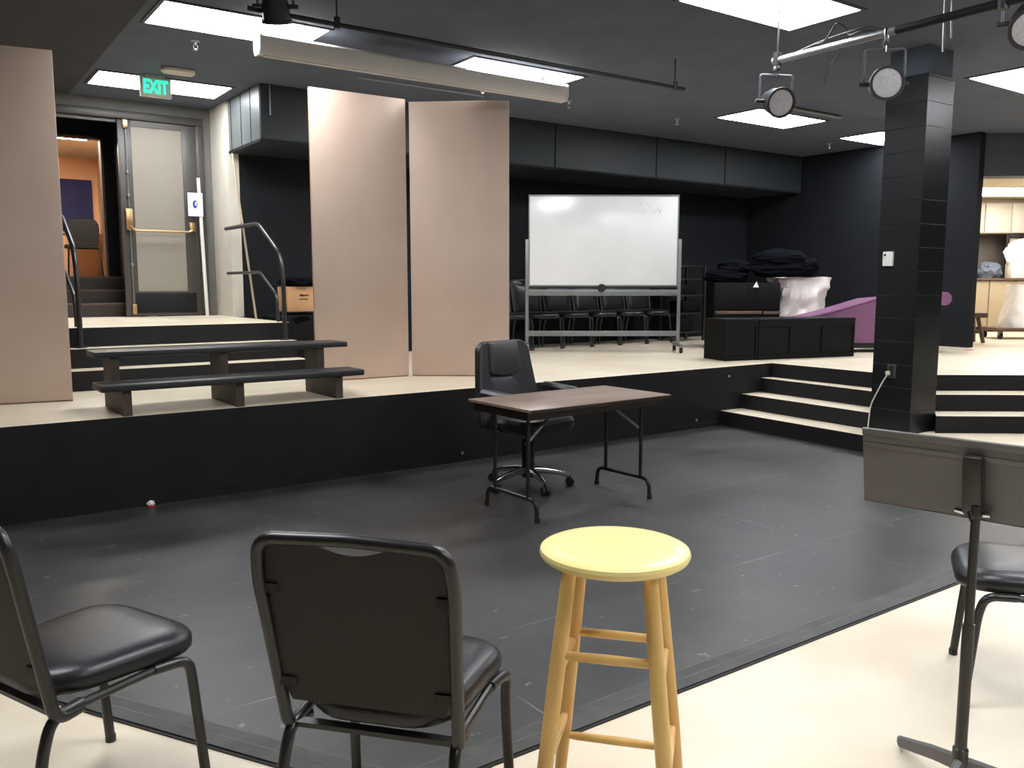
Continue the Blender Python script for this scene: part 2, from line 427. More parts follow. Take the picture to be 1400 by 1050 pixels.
struct(MB().span((1.99, 11.2, 1.53), (2.2, 11.3, CE)).span((.4, 11.2, 3.13), (1.99, 11.3, CE)).span((.4, 11.2, 1.53), (1.0, 11.3, 3.13)), 'wall_inner', 'wall_black')
struct(MB().span((1.965, 11.18, 1.53), (1.99, 11.32, 3.155)).span((.98, 11.18, 3.13), (1.99, 11.32, 3.155)), 'trim_5', 'brown_wood')
struct(MB().span((.4, 10.2, CE), (2.3, 11.3, CE+.1)), 'ceiling_vestibule', 'wall_black')
struct(MB().span((-.6, 11.3, 1.43), (2.55, 14.4, 1.53)), 'floor_hall', 'brown_stair')
struct(MB().span((-.6, 14.3, 1.53), (2.55, 14.4, 3.35)), 'wall_hall_back', 'orange_wall')
struct(MB().span((2.45, 11.3, 1.53), (2.55, 14.3, 3.35)), 'wall_hall_right', 'orange_wall')
struct(MB().span((-.6, 11.3, 1.53), (-.5, 14.3, 3.35)), 'wall_hall_left', 'orange_wall')
struct(MB().span((-.6, 11.3, 3.3), (2.55, 14.3, 3.4)), 'ceiling_hall', 'cream_wall')
tag(MB().span((.9, 14.26, 2.22), (2.36, 14.2995, 2.98), .006).build('mounted_board', 'navy'), 'navy blue board on the orange wall seen through the doorway', 'board')
h = thing('hall_light', 'warm ceiling light just inside the far doorway', 'light', (1.45, 12.15, 3.3))
MB().span((-.6, -.3, -.012), (.6, .3, 0)).build('frame', 'light_frame', h); MB().span((-.57, -.27, -.018), (.57, .27, -.012)).build('diffuser', 'light_hall', h)

# right-hand opening: header on the 45 degree line, kitchen behind it
hd = T(11.5, 5.93, 0) @ rz(math.atan2(-.64, .77))
struct(MB().span((0, 0, 2.85), (3.2, .3, CE), Mx=hd), 'beam_header', 'header_grey')
struct(MB().span((3.2, 0, S), (5.5, .3, CE), Mx=hd), 'wall_far_right', 'wall_black')
struct(MB().span((14, -5, 0), (14.1, 3.6, CE)), 'wall_side', 'wall_black')
kt = rz(-AZ)      # kitchen axes: x = lateral, y = depth
struct(MB().span((4.4, 15.7, S), (13, 15.8, 3.0), Mx=kt), 'wall_kitchen_back', 'backsplash')
struct(MB().span((4.4, 15.5, 2.86), (13, 15.7, 3.0), Mx=kt), 'beam_kitchen', 'cream_wall')
struct(MB().span((12.9, 11.6, S), (13, 15.7, 3.0), Mx=kt), 'wall_kitchen_right', 'cream_wall')
struct(MB().span((6.3, 13.2, S), (6.36, 15.7, 3.0), Mx=kt), 'wall_kitchen_left', 'cream_wall')
struct(MB().span((6.3, 11.9, 2.95), (13, 15.7, 3.05), Mx=kt), 'ceiling_kitchen', 'cream_wall')
for (lx, dd, lab) in ((8.2, 14.2, 'bright ceiling light in the kitchen beyond the wide opening'), (8.7, 12.5, 'added kitchen light hidden behind the header to brighten the sack')):  # the nearer light is added out of sight to brighten the canvas sack
    h = thing('kitchen_light', lab, 'light', tuple(P(dd, lx, 2.95)), -AZ)
    MB().span((-.9, -.62, -.012), (.9, .62, 0)).build('frame', 'cream_plastic', h); MB().span((-.87, -.59, -.02), (.87, .59, -.012)).build('diffuser', 'light_kitchen', h)
# upper cabinets, base cabinets, worktop
for i, lab in enumerate(('cream wall cabinet nearest the opening edge in the kitchen', 'second cream wall cabinet in the kitchen', 'third cream wall cabinet in the kitchen')):
    c = thing('wall_cabinet', lab, 'cabinet', tuple(P(15.33, 7.9+.95*i+.0, 2.33)), -AZ, 'kitchen wall cabinets')
    MB().span((-.47, 0, 0), (.47, .36, .53), .003).build('carcass', 'cabinet_cream', c)
    for s_ in (-1, 1):
        dr = MB().span((s_*.235-.23, -.02, .01), (s_*.235+.23, 0, .52), .004).build('cabinet_door', 'cabinet_cream', c)
for i, lab in enumerate(('tan base cabinet under the kitchen worktop, nearest the opening edge', 'second tan base cabinet under the kitchen worktop', 'third tan base cabinet under the kitchen worktop')):
    c = thing('base_cabinet', lab, 'cabinet', tuple(P(15.05, 7.9+.95*i, S)), -AZ, 'kitchen base cabinets')
    MB().span((-.47, 0, .09), (.47, .6, .90), .003).span((-.47, .06, 0), (.47, .6, .09), mi=1).build('carcass', ['tan', 'rubber'], c)
    for s_ in (-1, 1): MB().span((s_*.235-.23, -.018, .10), (s_*.235+.23, 0, .89), .004).build('cabinet_door', 'tan', c)
tag(MB().span((7.35, 15.0, S+.902), (10.4, 15.69, S+.94), .005, Mx=kt).build('worktop', 'brown_wood'), 'thin brown kitchen worktop over the tan cabinets', 'worktop')

def blob(mb, c, r, seed, amp=.18, f=2.2, sub=4, floor=None, Mx=None):
    b2 = bmesh.new(); bmesh.ops.create_icosphere(b2, subdivisions=sub, radius=1)
    for v in b2.verts:
        p = v.co.copy(); q = p*f+V((seed*3.1, seed*1.7, seed))
        k = 1+amp*(noise.noise(q)+.6*abs(noise.noise(q*2.3))+.35*noise.noise(q*5))
        p = V((p.x*r[0], p.y*r[1], p.z*r[2]))*k+V(c)
        if floor is not None and p.z < floor: p.z = floor
        v.co = Mx @ p if Mx is not None else p
    mb.merge(b2); return mb
WT = S+.94
tag(blob(MB(), (8.47, 15.28, WT+.12), (.22, .2, .17), 3, floor=WT, Mx=kt).build('cloth_bundle', 'blue_grey'), 'slumped blue-grey bundle on the kitchen worktop', 'bundle')
tag(MB().span((8.74, 15.02, WT), (9.3, 15.24, WT+.26), .01, Mx=kt).build('storage_carton', 'white_cloth'), 'white box on the kitchen worktop under a white bag', 'box')
tag(blob(MB(), (9.02, 15.13, WT+.42), (.36, .13, .26), 8, floor=WT+.262, Mx=kt).build('plastic_bag', 'paper'), 'crumpled white bag on top of the white kitchen box', 'bag')
c = thing('tray_frame', 'black framed tray standing on the kitchen worktop behind the white bag', 'tray', tuple(P(15.36, 9.06, WT)), -AZ)
fb = MB()
for a, b in (((-.26, -.02, 0), (-.20, .02, .78)), ((.20, -.02, 0), (.26, .02, .78)), ((-.20, -.02, .71), (.20, .02, .78)), ((-.20, -.02, .42), (.20, .02, .47))): fb.span(a, b, .006)
fb.build('frame', 'rubber', c); MB().span((-.20, .0, .0), (.20, .012, .71)).build('back_panel', 'tan', c)
# wooden trestle and dolly standing just inside
c = thing('wooden_trestle', 'small worn brown wooden trestle beside the black wall end', 'trestle', tuple(P(12.35, 6.58, S)), -AZ)
MB().span((-.22, -.13, .36), (.24, .13, .43), .006).build('top_board', 'brown_wood', c)
MB().span((-.16, -.025, .13), (.18, .025, .18), .004).build('stretcher', 'brown_wood', c)
for sx in (-1, 1):
    for sy in (-1, 1): MB().tube([(sx*.13, sy*.06, .37), (sx*.19, sy*.13, .0)], .032, 4).build('leg', 'brown_wood', c)
c = thing('flat_dolly', 'low dark dolly on casters under the white canvas sack', 'dolly', tuple(P(13.3, 7.86, S)), -AZ)
MB().span((-.42, -.3, .12), (.5, .3, .17), .006).build('deck', 'brown_wood', c)
for sx in (-.36, .42):
    for sy in (-.22, .22):
        w = MB().tube([(sx-.018, sy, .05), (sx+.018, sy, .05)], .05, 14).build('wheel', 'rubber', c)
        MB().span((sx-.03, sy-.025, .06), (sx-.02, sy+.025, .122)).span((sx+.02, sy-.025, .06), (sx+.03, sy+.025, .122)).span((sx-.03, sy-.025, .105), (sx+.03, sy+.025, .122)).build('caster_fork', 'dark_chrome', w)
mb = MB(); b2 = bmesh.new(); bmesh.ops.create_grid(b2, x_segments=40, y_segments=24, size=1); b2.free()
def sack(mb, w, d, h, wt, Mx, seed, n=48, m=20, creas=.03):
    rings = []
    for j in range(m+1):
        t = j/m; rg = []
        for i in range(n):
            a = 2*PI*i/n
            e = 4.
            cx, cy = math.cos(a), math.sin(a)
            k = (abs(cx)**e+abs(cy)**e)**(-1/e)
            wx = (w+(wt-w)*t)/2*cx*k; wy = (d+(wt-w)*t*.6)/2*cy*k
            q = V((wx*4+seed, wy*4+t*1.5, t*h*3))
            dd = creas*(noise.noise(q*1.3)+abs(noise.noise(q*2.7))-.2)
            x = wx*(1+dd*3); y = wy*(1+dd*3)
            z_ = t*h+(.02*noise.noise(V((a*1.2, seed, 3))) if j == m else 0)
            rg.append(mb.bm.verts.new(Mx @ V((x, y, z_))))
        rings.append(rg)
    for A, B in zip(rings, rings[1:]):
        for i in range(n): mb.bm.faces.new((A[i], A[(i+1) % n], B[(i+1) % n], B[i]))
    mb.bm.faces.new(rings[0][::-1])
    # turned-in rim and sunken mouth
    C0 = sum((v.co for v in rings[-1]), V())/n
    inn = [mb.bm.verts.new(C0+(v.co-C0)*.93-V((0, 0, .004))) for v in rings[-1]]
    low = [mb.bm.verts.new(C0+(v.co-C0)*.9-V((0, 0, .12))) for v in rings[-1]]
    for A, B in ((rings[-1], inn), (inn, low)):
        for i in range(n): mb.bm.faces.new((A[i], A[(i+1) % n], B[(i+1) % n], B[i]))
    mb.bm.faces.new(low)
    return mb
tag(sack(MB(), .62, .45, .66, .42, T(*P(13.3, 7.95, S+.172)) @ rz(-AZ), 5).build('canvas_sack', 'paper'), 'white canvas sack standing on the dark dolly by the kitchen', 'sack')
tag(MB().prism([(-.07, -.03), (.06, -.025), (.08, .02), (-.05, .03)], 0, .004).build('floor_tape', 'red', loc=tuple(P(10.93, 5.88, S))), 'scrap of red tape on the pale floor at the black wall end', 'tape')

# ------------------------------------------------------------------ ceiling lights
def ceiling_light(x0, y0, x1, y1, label, m='light'):
    h = thing('ceiling_light', label, 'light', ((x0+x1)/2, (y0+y1)/2, CE), 0, 'recessed ceiling lights')
    a, b = (x1-x0)/2, (y1-y0)/2
    f = MB()
    for p, q in (((-a-.03, -b-.03), (a+.03, -b)), ((-a-.03, b), (a+.03, b+.03)), ((-a-.03, -b), (-a, b)), ((a, -b), (a+.03, b))): f.span((*p, -.010), (*q, 0))
    f.build('frame', 'light_frame', h)
    MB().span((-a, -b, -.008), (a, b, -.002)).build('diffuser', m, h)
for a in ((1.575, 8.82, 2.79, 9.43, 'rectangular ceiling light behind the green exit sign', 'light_dim'),
          (1.59, 6.42, 2.80, 7.03, 'ceiling light crossed by the left end of the projector screen case'),
          (4.15, 6.44, 5.38, 7.05, 'ceiling light at the right end of the projector screen case'),
          (7.95, 6.45, 9.18, 7.06, 'ceiling light behind the left hanging stage lamp'),
          (10.42, 6.48, 11.42, 7.09, 'small far ceiling light partly hidden by the block pillar'),
          (4.50, 3.76, 5.71, 4.37, 'large ceiling light cut by the top edge, left of the lighting pipe'),
          (8.42, 3.75, 9.64, 4.36, 'ceiling light to the right of the block pillar top'),
          (1.5, 1.2, 2.72, 1.81, 'ceiling light over the wooden stool, above the picture'),
          (4.5, 1.2, 5.71, 1.81, 'ceiling light over the music stand side, above the picture'),
          (-1.0, 2.75, .22, 3.36, 'ceiling light over the left of the front floor, outside the picture'),
          (8.6, 2.15, 9.82, 2.76, 'ceiling light over the right steps, outside the picture'),
          (1.5, -1.4, 2.72, -.79, 'ceiling light behind the viewpoint'),
          (5.0, -1.4, 6.2, -.79, 'ceiling light behind the viewpoint to the right')):
    ceiling_light(*a)

# ------------------------------------------------------------------ ceiling fittings
e = thing('exit_sign', 'lit green exit sign hung from the black ceiling', 'sign', (2.045, 8.75, 3.285))
MB().span((-.14, -.02, -.09), (.14, .02, .098), .01).build('housing', 'cream_plastic', e)
MB().span((-.085, -.015, .098), (.085, .015, .115), .003).build('canopy', 'cream_plastic', e)
MB().span((-.122, -.026, -.07), (.122, -.02, .083), .002).build('face', 'exit_face', e)
cu = bpy.data.curves.new('exit_text', 'FONT'); cu.body = 'EXIT'; cu.size = .15; cu.align_x = 'CENTER'; cu.extrude = .002; cu.offset = .005
to = bpy.data.objects.new('exit_text_source', cu); COL.objects.link(to)
bpy.context.view_layer.update()
me = bpy.data.meshes.new_from_object(to); bpy.data.objects.remove(to); bpy.data.curves.remove(cu)
xs = [v.co.x for v in me.vertices]; ys = [v.co.y for v in me.vertices]
sx, sy = .222/(max(xs)-min(xs)), .125/(max(ys)-min(ys)); cx = (max(xs)+min(xs))/2; cy = (max(ys)+min(ys))/2
for v in me.vertices: v.co = V(((v.co.x-cx)*sx, -.0275-v.co.z, (v.co.y-cy)*sy+.006))
me.materials.clear(); me.materials.append(M['exit_green'])
lt = bpy.data.objects.new('lettering', me); COL.objects.link(lt); lt.parent = e
tag(MB().loft(.30, .13, .06, [(.012, 0), (0, -.012), (0, -.035), (.02, -.05)]).build('emergency_light', 'cream_plastic', loc=(2.16, 8.36, CE)), 'flat cream fitting on the ceiling above the exit sign', 'fitting')
lab = ['ceiling sprinkler between the exit sign and the screen case', 'ceiling sprinkler above the right tall flat', 'small sprinkler left of the far square ceiling light', 'sprinkler near the far black corner of the ceiling', 'sprinkler at the right end of the projector screen case']
for i, (x, y) in enumerate(((2.04, 7.34), (4.82, 7.34), (7.63, 7.40), (10.7, 7.45), (5.96, 7.38))):
    s = thing('sprinkler', lab[i], 'sprinkler', (x, y, CE), 0, 'ceiling sprinklers')
    MB().lathe([(.035, 0), (.035, -.004), (.014, -.008), (.012, -.03), (.006, -.032), (.006, -.034)], 16).build('body', 'sprinkler', s)
    MB().tube(fillet([(-.012, 0, -.03), (-.02, 0, -.05), (0, 0, -.068), (.02, 0, -.05), (.012, 0, -.03)], .01), .003, 6).lathe([(.0, -.068), (.02, -.07), (.02, -.073), (0, -.074)], 14).build('deflector', 'sprinkler', s)
tag(MB().tube([(3.6, 7.62, 3.375), (5.02, 7.62, 3.375)], .008, 8).build('ceiling_conduit', 'grey_metal'), 'thin pale conduit on the ceiling above the two tall flats', 'conduit')
tag(MB().tube([(8.02, 6.16, 3.375), (9.05, 6.16, 3.375)], .018, 10).build('ceiling_conduit', 'grey_metal'), 'short conduit on the ceiling beside the left hanging stage lamp', 'conduit')
tag(MB().tube([(3.04, 8.44, 3.39), (3.04, 8.44, 3.10)], .007, 8).build('hanger_rod', 'grey_metal'), 'short thin rod hanging in front of the left soffit corner', 'rod')
# projector screen case
p = thing('projector_screen', 'rolled-up projector screen in a long cream case under the ceiling', 'screen', (3.72, 6.50, 3.222))
prof = [(-.07, .055), (-.05, .075), (.05, .075), (.07, .055), (.07, -.03), (.045, -.07), (-.045, -.07), (-.07, -.03)]
Mp = Matrix.Rotation(PI/2, 4, 'Z') @ Matrix.Rotation(PI/2, 4, 'X')
MB().prism(prof, -1.45, 1.45, Mx=Mp).build('case', 'screen_case', p)
for s_ in (-1, 1):
    MB().prism([(a*1.08, b*1.08) for a, b in prof], s_*1.45-.016*(s_ < 0), s_*1.45+.016*(s_ > 0), Mx=Mp).build('end_cap', 'white_plastic', p)
    MB().span((s_*1.2-.012, -.02, .075), (s_*1.2+.012, .02, .176)).build('bracket', 'grey_metal', p)
MB().span((-1.42, -.016, -.083), (1.42, .016, -.068), .003).build('pull_bar', 'screen_case', p)

def hung_pipe(name, label, a, b, r, m, rods):
    p = thing(name, label, 'pipe', tuple(a)); a = V(a); b = V(b)
    MB().tube([(0, 0, 0), tuple(b-a)], r, 14).build('pipe', m, p)
    for t in rods:
        q = (b-a)*t
        MB().tube([tuple(q+V((0, 0, r))), (q.x, q.y, CE-a.z)], .006, 8).tube([tuple(q+V((0, 0, -r-.012))), tuple(q+V((0, 0, r+.03)))], r+.008, 10).build('hanger', 'lamp_black', p)
    return p
hung_pipe('lighting_pipe', 'bright metal lighting pipe carrying two stage lamps', (5.09, 4.02, 3.0), (5.09, 1.2, 3.0), .024, 'pipe', (.012, .55, .97))
lp_ = [o for o in bpy.data.objects if o.name == 'lighting_pipe'][0]
MB().tube([(0, -.92, 0), (0, -2.8, 0)], .0262, 14).build('dark_stretch', 'lamp_black', lp_)  # darker tube drawn over the nearer length of the pipe
hung_pipe('dark_pipe', 'long black pipe under the ceiling behind the screen case lamp', (1.85, 5.5, 3.16), (5.75, 5.5, 3.16), .016, 'lamp_black', (.155, .97))
hung_pipe('short_pipe', 'second lighting pipe at the upper right corner, above the picture', (5.62, 3.1, 3.32), (5.62, 1.2, 3.32), .022, 'lamp_black', (.1, .9))

def stage_lamp(label, loc, drop, yaw, tilt, r=.098, group='hanging stage lamps', length=.26, taper=.72):
    """loc: point on the pipe; yaw: azimuth the lens looks to (from +Y to +X); tilt: downwards"""
    o = thing('stage_spotlight', label, 'stage lamp', loc, -yaw, group)
    Mx = T(0, 0, -drop) @ Matrix.Rotation(-PI/2-tilt, 4, 'X')     # local +Z -> forward (+Y) tilted down
    # body: wide front rim narrowing to a domed back
    MB().lathe([(.0, -length*.62), (r*.35, -length*.6), (r*taper*.86, -length*.45), (r*taper, -length*.3), (r*.9, -.02), (r*.94, length*.3), (r*1.06, length*.3), (r*1.06, length*.37), (r*.9, length*.37), (r*.9, length*.33)], 32, Mx).build('can', 'lamp_black', o)
    MB().lathe([(0, length*.352), (r*.5, length*.349), (r*.88, length*.335), (r*.88, length*.32)], 32, Mx).build('lens', 'lens', o)
    w = r*1.22
    MB().tube(fillet([(-w, 0, -drop), (-w, 0, -.085), (w, 0, -.085), (w, 0, -drop)], .02), .009, 8, flat=.5).build('yoke', 'yoke_grey', o)
    for s_ in (-1, 1): MB().tube([(s_*r*.9, 0, -drop), (s_*(w+.03), 0, -drop)], .014, 10).build('knob', 'lamp_black', o)
    MB().span((-.016, -.03, -.06), (.016, .03, .035), .006).tube([(0, 0, -.06), (0, 0, -.1)], .009, 8).build('clamp', 'dark_chrome', o)
    return o
stage_lamp('left of two black stage lamps on the bright pipe', (5.09, 3.99, 2.985), .262, math.radians(206), .30)
stage_lamp('right of two black stage lamps on the bright pipe, lens facing out', (5.09, 3.17, 2.985), .295, math.radians(224), .12)
stage_lamp('stage lamp cut off by the top right picture edge', (5.62, 2.55, 3.31), .30, math.radians(238), .7, .13)
lm = stage_lamp('dark stage lamp hanging over the left end of the screen case', (2.0, 5.40, 3.33), .16, math.radians(30), 1.15, .09, length=.26)
# cables on and beside the pipe
cb = thing('pipe_cable', 'loose black cable looped along the bright lighting pipe', 'cable', (5.09, 3.5, 3.02))
pts = [(.01, .35, .0), (.015, .2, .03), (-.01, .1, .02), (.0, .05, .10), (-.01, .02, .12), (.01, -.03, .09), (.01, -.06, .02), (-.01, -.15, .03), (.01, -.25, .015)]
MB().tube(fillet(pts, .04, 4), .007, 6).build('cable', 'lamp_black', cb)
MB().tube(fillet([(.0, .15, .03), (.02, .0, .05), (-.01, -.1, .045), (.0, -.2, .05), (.01, -.3, .01)], .04, 4), .006, 6).build('cable', 'lamp_black', cb)
MB().tube(fillet([(0, -.02, -.02), (.0, .02, -.1), (-.02, .06, -.16), (.0, .1, -.24)], .04, 4), .004, 6).build('cable_tail', 'lamp_black', cb)
tag(MB().tube(fillet([(0, 0, 0), (.005, .01, -.2), (-.004, .0, -.5)], .1, 5), .006, 6).build('drop_cable', 'grey_metal', loc=(5.42, 2.98, 3.395)), 'left of two thin cables hanging beside the pillar top', 'cable')
tag(MB().tube(fillet([(0, 0, 0), (-.005, .0, -.25), (.012, .0, -.42)], .1, 5), .006, 6).build('drop_cable', 'grey_metal', loc=(5.44, 2.95, 3.395)), 'right of two thin cables hanging beside the pillar top', 'cable')

# ------------------------------------------------------------------ flats
def scenery_flat(a, b, h, label):
    a, b = V(a), V(b); w = (b-a).length; ang = math.atan2((b-a).y, (b-a).x)
    o = thing('scenery_flat', label, 'scenery flat', (a.x, a.y, S), ang, 'tall mauve scenery flats')
    MB().span((0, 0, .01), (w, .012, h), .002).build('panel', 'flat', o)
    f = MB()
    for x0, x1, z0, z1 in ((0, .06, 0, h), (w-.06, w, 0, h), (.06, w-.06, h-.06, h), (.06, w-.06, 0, .06), (.06, w-.06, h*.5-.03, h*.5+.03)): f.span((x0, .012, z0), (x1, .035, z1))
    f.build('batten_frame', 'flat_edge', o)
    return o
scenery_flat((.03, 7.02), (.93, 6.865), 2.46, 'tall mauve flat at the left picture edge')
scenery_flat((2.845, 6.965), (3.735, 6.945), 2.48, 'left of two tall mauve flats, partly behind the black step bench')
scenery_flat((3.765, 6.935), (4.465, 6.375), 2.46, 'right of two tall mauve flats, standing beside the whiteboard')

# ------------------------------------------------------------------ hand rails
def rail(label, x, sgn):
    o = thing('handrail', label, 'handrail', (x, 7.8, .92))
    top = fillet([(0, 1.69, 1.12), (0, .64, 1.12), (0, .10, .83), (0, .03, .70), (0, 0, .55), (0, 0, .0)], [.12, .12, .05, .05], 6)
    MB().tube(top, .021, 12).build('top_rail', 'black_metal', o)
    MB().tube(fillet([(0, 1.69, .64), (0, .64, .64), (0, .19, .42), (0, .17, .165)], [.06, .08], 5), .015, 10).build('lower_rail', 'black_metal', o)
    MB().lathe([(.05, 0), (.05, .008), (.028, .014), (.0, .014)], 20).build('foot_plate', 'black_metal', o)
    return o
rail('black pipe handrail on the right of the landing steps', 2.882, 1)
rail('black pipe handrail on the left of the landing steps, beside the flat', 1.14, -1)
# pole in the recess, white pole and sign on the door
tag(MB().tube([(2.928, 8.74, L+.004), (2.94, 9.36, 2.83)], .012, 10).build('wooden_pole', 'tan'), 'long pale wooden pole leaning against the dark soffit corner', 'pole')
tag(MB().tube([(2.768, 9.93, L+.004), (2.742, 9.98, 2.62)], .02, 12).build('white_pole', 'white_plastic'), 'white plastic pole standing against the grey door frame', 'pole')
pp = thing('paper_sign', 'white paper notice with a blue mark taped beside the door', 'sign', (2.685, 9.94, 2.33))
MB().span((-.075, 0, -.135), (.085, .003, .12)).build('sheet', 'paper', pp)
def oval(mb, cx, cz, a, b, y0, y1, n=24):
    return mb.prism([(cx+a*math.cos(2*PI*i/n), cz+b*math.sin(2*PI*i/n)) for i in range(n)], y0, y1, Mx=Matrix.Rotation(PI/2, 4, 'X'))
oval(MB(), .0, -.005, .026, .045, .001, .004).build('emblem', 'blue_ink', pp)
oval(MB(), .008, .0, .008, .022, .004, .006).build('emblem_centre', 'paper', pp)

# chair seen in the hall, carton stack in the recess
c = thing('draped_crate', 'dark cloth-covered crate in the shadow behind the left flat', 'crate', (3.33, 8.72, S))
MB().span((-.28, -.2, 0), (.36, .22, .52), .02).build('crate', 'box_black', c)
blob(MB(), (.04, 0, .49), (.35, .22, .045), 5, .25).build('cloth', 'drape', c)
c = thing('cardboard_carton', 'brown cardboard carton beside the left tall flat', 'carton', (3.36, 8.72, 1.155))
MB().span((-.15, -.13, 0), (.2, .15, .26), .004).build('carton', 'cardboard', c)
ar = [(-.02, .045), (.0, .07), (.015, .058), (.05, .056), (.085, .062), (.085, .05), (.05, .04), (.01, .038)]
MB().prism([(x, z+.12) for x, z in ar], .131, .134, Mx=Matrix.Rotation(PI/2, 4, 'X')).build('printed_mark', 'ink', c)
MB().span((-.02, -.134, .125), (.075, -.131, .138)).build('printed_line', 'backsplash', c)
tag(blob(MB(), (0, 0, .02), (.2, .17, .05), 11, .3, floor=-.02).build('black_cloth', 'drape', loc=(3.38, 8.72, 1.44)), 'black cloth lying on the cardboard carton', 'cloth')

# ------------------------------------------------------------------ step bench
o = thing('step_bench', 'black two-tier plank bench at the front edge of the stage', 'bench', (.95, 5.86, S), .012)
MB().span((0, -.03, .165), (1.82, .26, .208), .006).build('lower_plank', 'plank_black', o)
MB().span((.03, .30, .358), (1.84, .60, .398), .006).build('upper_plank', 'plank_black', o)
for x in (.13, .86, 1.60):
    MB().prism([(.0, 0), (.58, 0), (.58, .357), (.33, .357), (.33, .164), (.0, .164)], x, x+.055, Mx=Matrix(((0, 0, 1, 0), (1, 0, 0, 0), (0, 1, 0, 0), (0, 0, 0, 1)))).build('support', 'plank_brown', o, smooth=False)

# ------------------------------------------------------------------ whiteboard
wb = thing('whiteboard', 'rolling whiteboard in a grey metal stand on the stage', 'whiteboard', tuple(P(10.6, 1.125, S)), -AZ)
hw = .92
MB().span((-hw+.01, -.012, .83), (hw-.01, .012, 1.915), .003).build('board', 'white_board', wb)
sm = MB(); random.seed(9)
for x0, z0, n_ in ((-.55, 1.66, 5), (-.30, 1.58, 3), (.42, 1.80, 5), (.62, 1.74, 3)):
    for q in range(n_):
        a_ = V((x0+q*.035, -.0135, z0+random.uniform(-.01, .01))); sm.tube([tuple(a_), tuple(a_+V((random.uniform(-.01, .02), 0, random.uniform(.02, .06)*(1 if q % 2 else -1)))), tuple(a_+V((.03, 0, random.uniform(-.02, .02))))], .002, 5)
sm.build('marker_traces', 'marker_trace', wb)
f = MB()
for a, b in (((-hw, -.016, 1.905), (hw, .016, 1.925)), ((-hw, -.016, .815), (hw, .016, .832)), ((-hw, -.016, .832), (-hw+.014, .016, 1.905)), ((hw-.014, -.016, .832), (hw, .016, 1.905))): f.span(a, b, .002)
f.build('board_frame', 'grey_metal', wb)
MB().span((-hw, -.014, .79), (hw, .014, .815)).build('dark_channel', 'rubber', wb)
MB().span((-hw, -.03, .70), (hw, .015, .775), .004).span((-.2, -.055, .70), (.45, -.03, .712), .002).build('tray_rail', 'grey_metal', wb)
MB().lathe([(.05, 0), (.05, .02), (.0, .024)], 18, T(-.02, -.03, .795) @ Matrix.Rotation(PI/2, 4, 'X')).build('pivot_lock', 'rubber', wb)
MB().span((-hw, -.015, .20), (hw, .015, .265), .004).build('lower_rail', 'grey_metal', wb)
for s_ in (-1, 1):
    MB().span((s_*(hw+.02)-.02, -.018, .10), (s_*(hw+.02)+.02, .018, 1.39), .004).build('post', 'grey_metal', wb)
    ft = MB().span((s_*(hw+.02)-.025, -.26, .075), (s_*(hw+.02)+.025, .26, .11), .004).build('foot', 'grey_metal', wb)
    for y in (-.22, .22):
        w = MB().tube([(s_*(hw+.02)-.016, y, .036), (s_*(hw+.02)+.016, y, .036)], .034, 16).build('caster', 'rubber', ft)
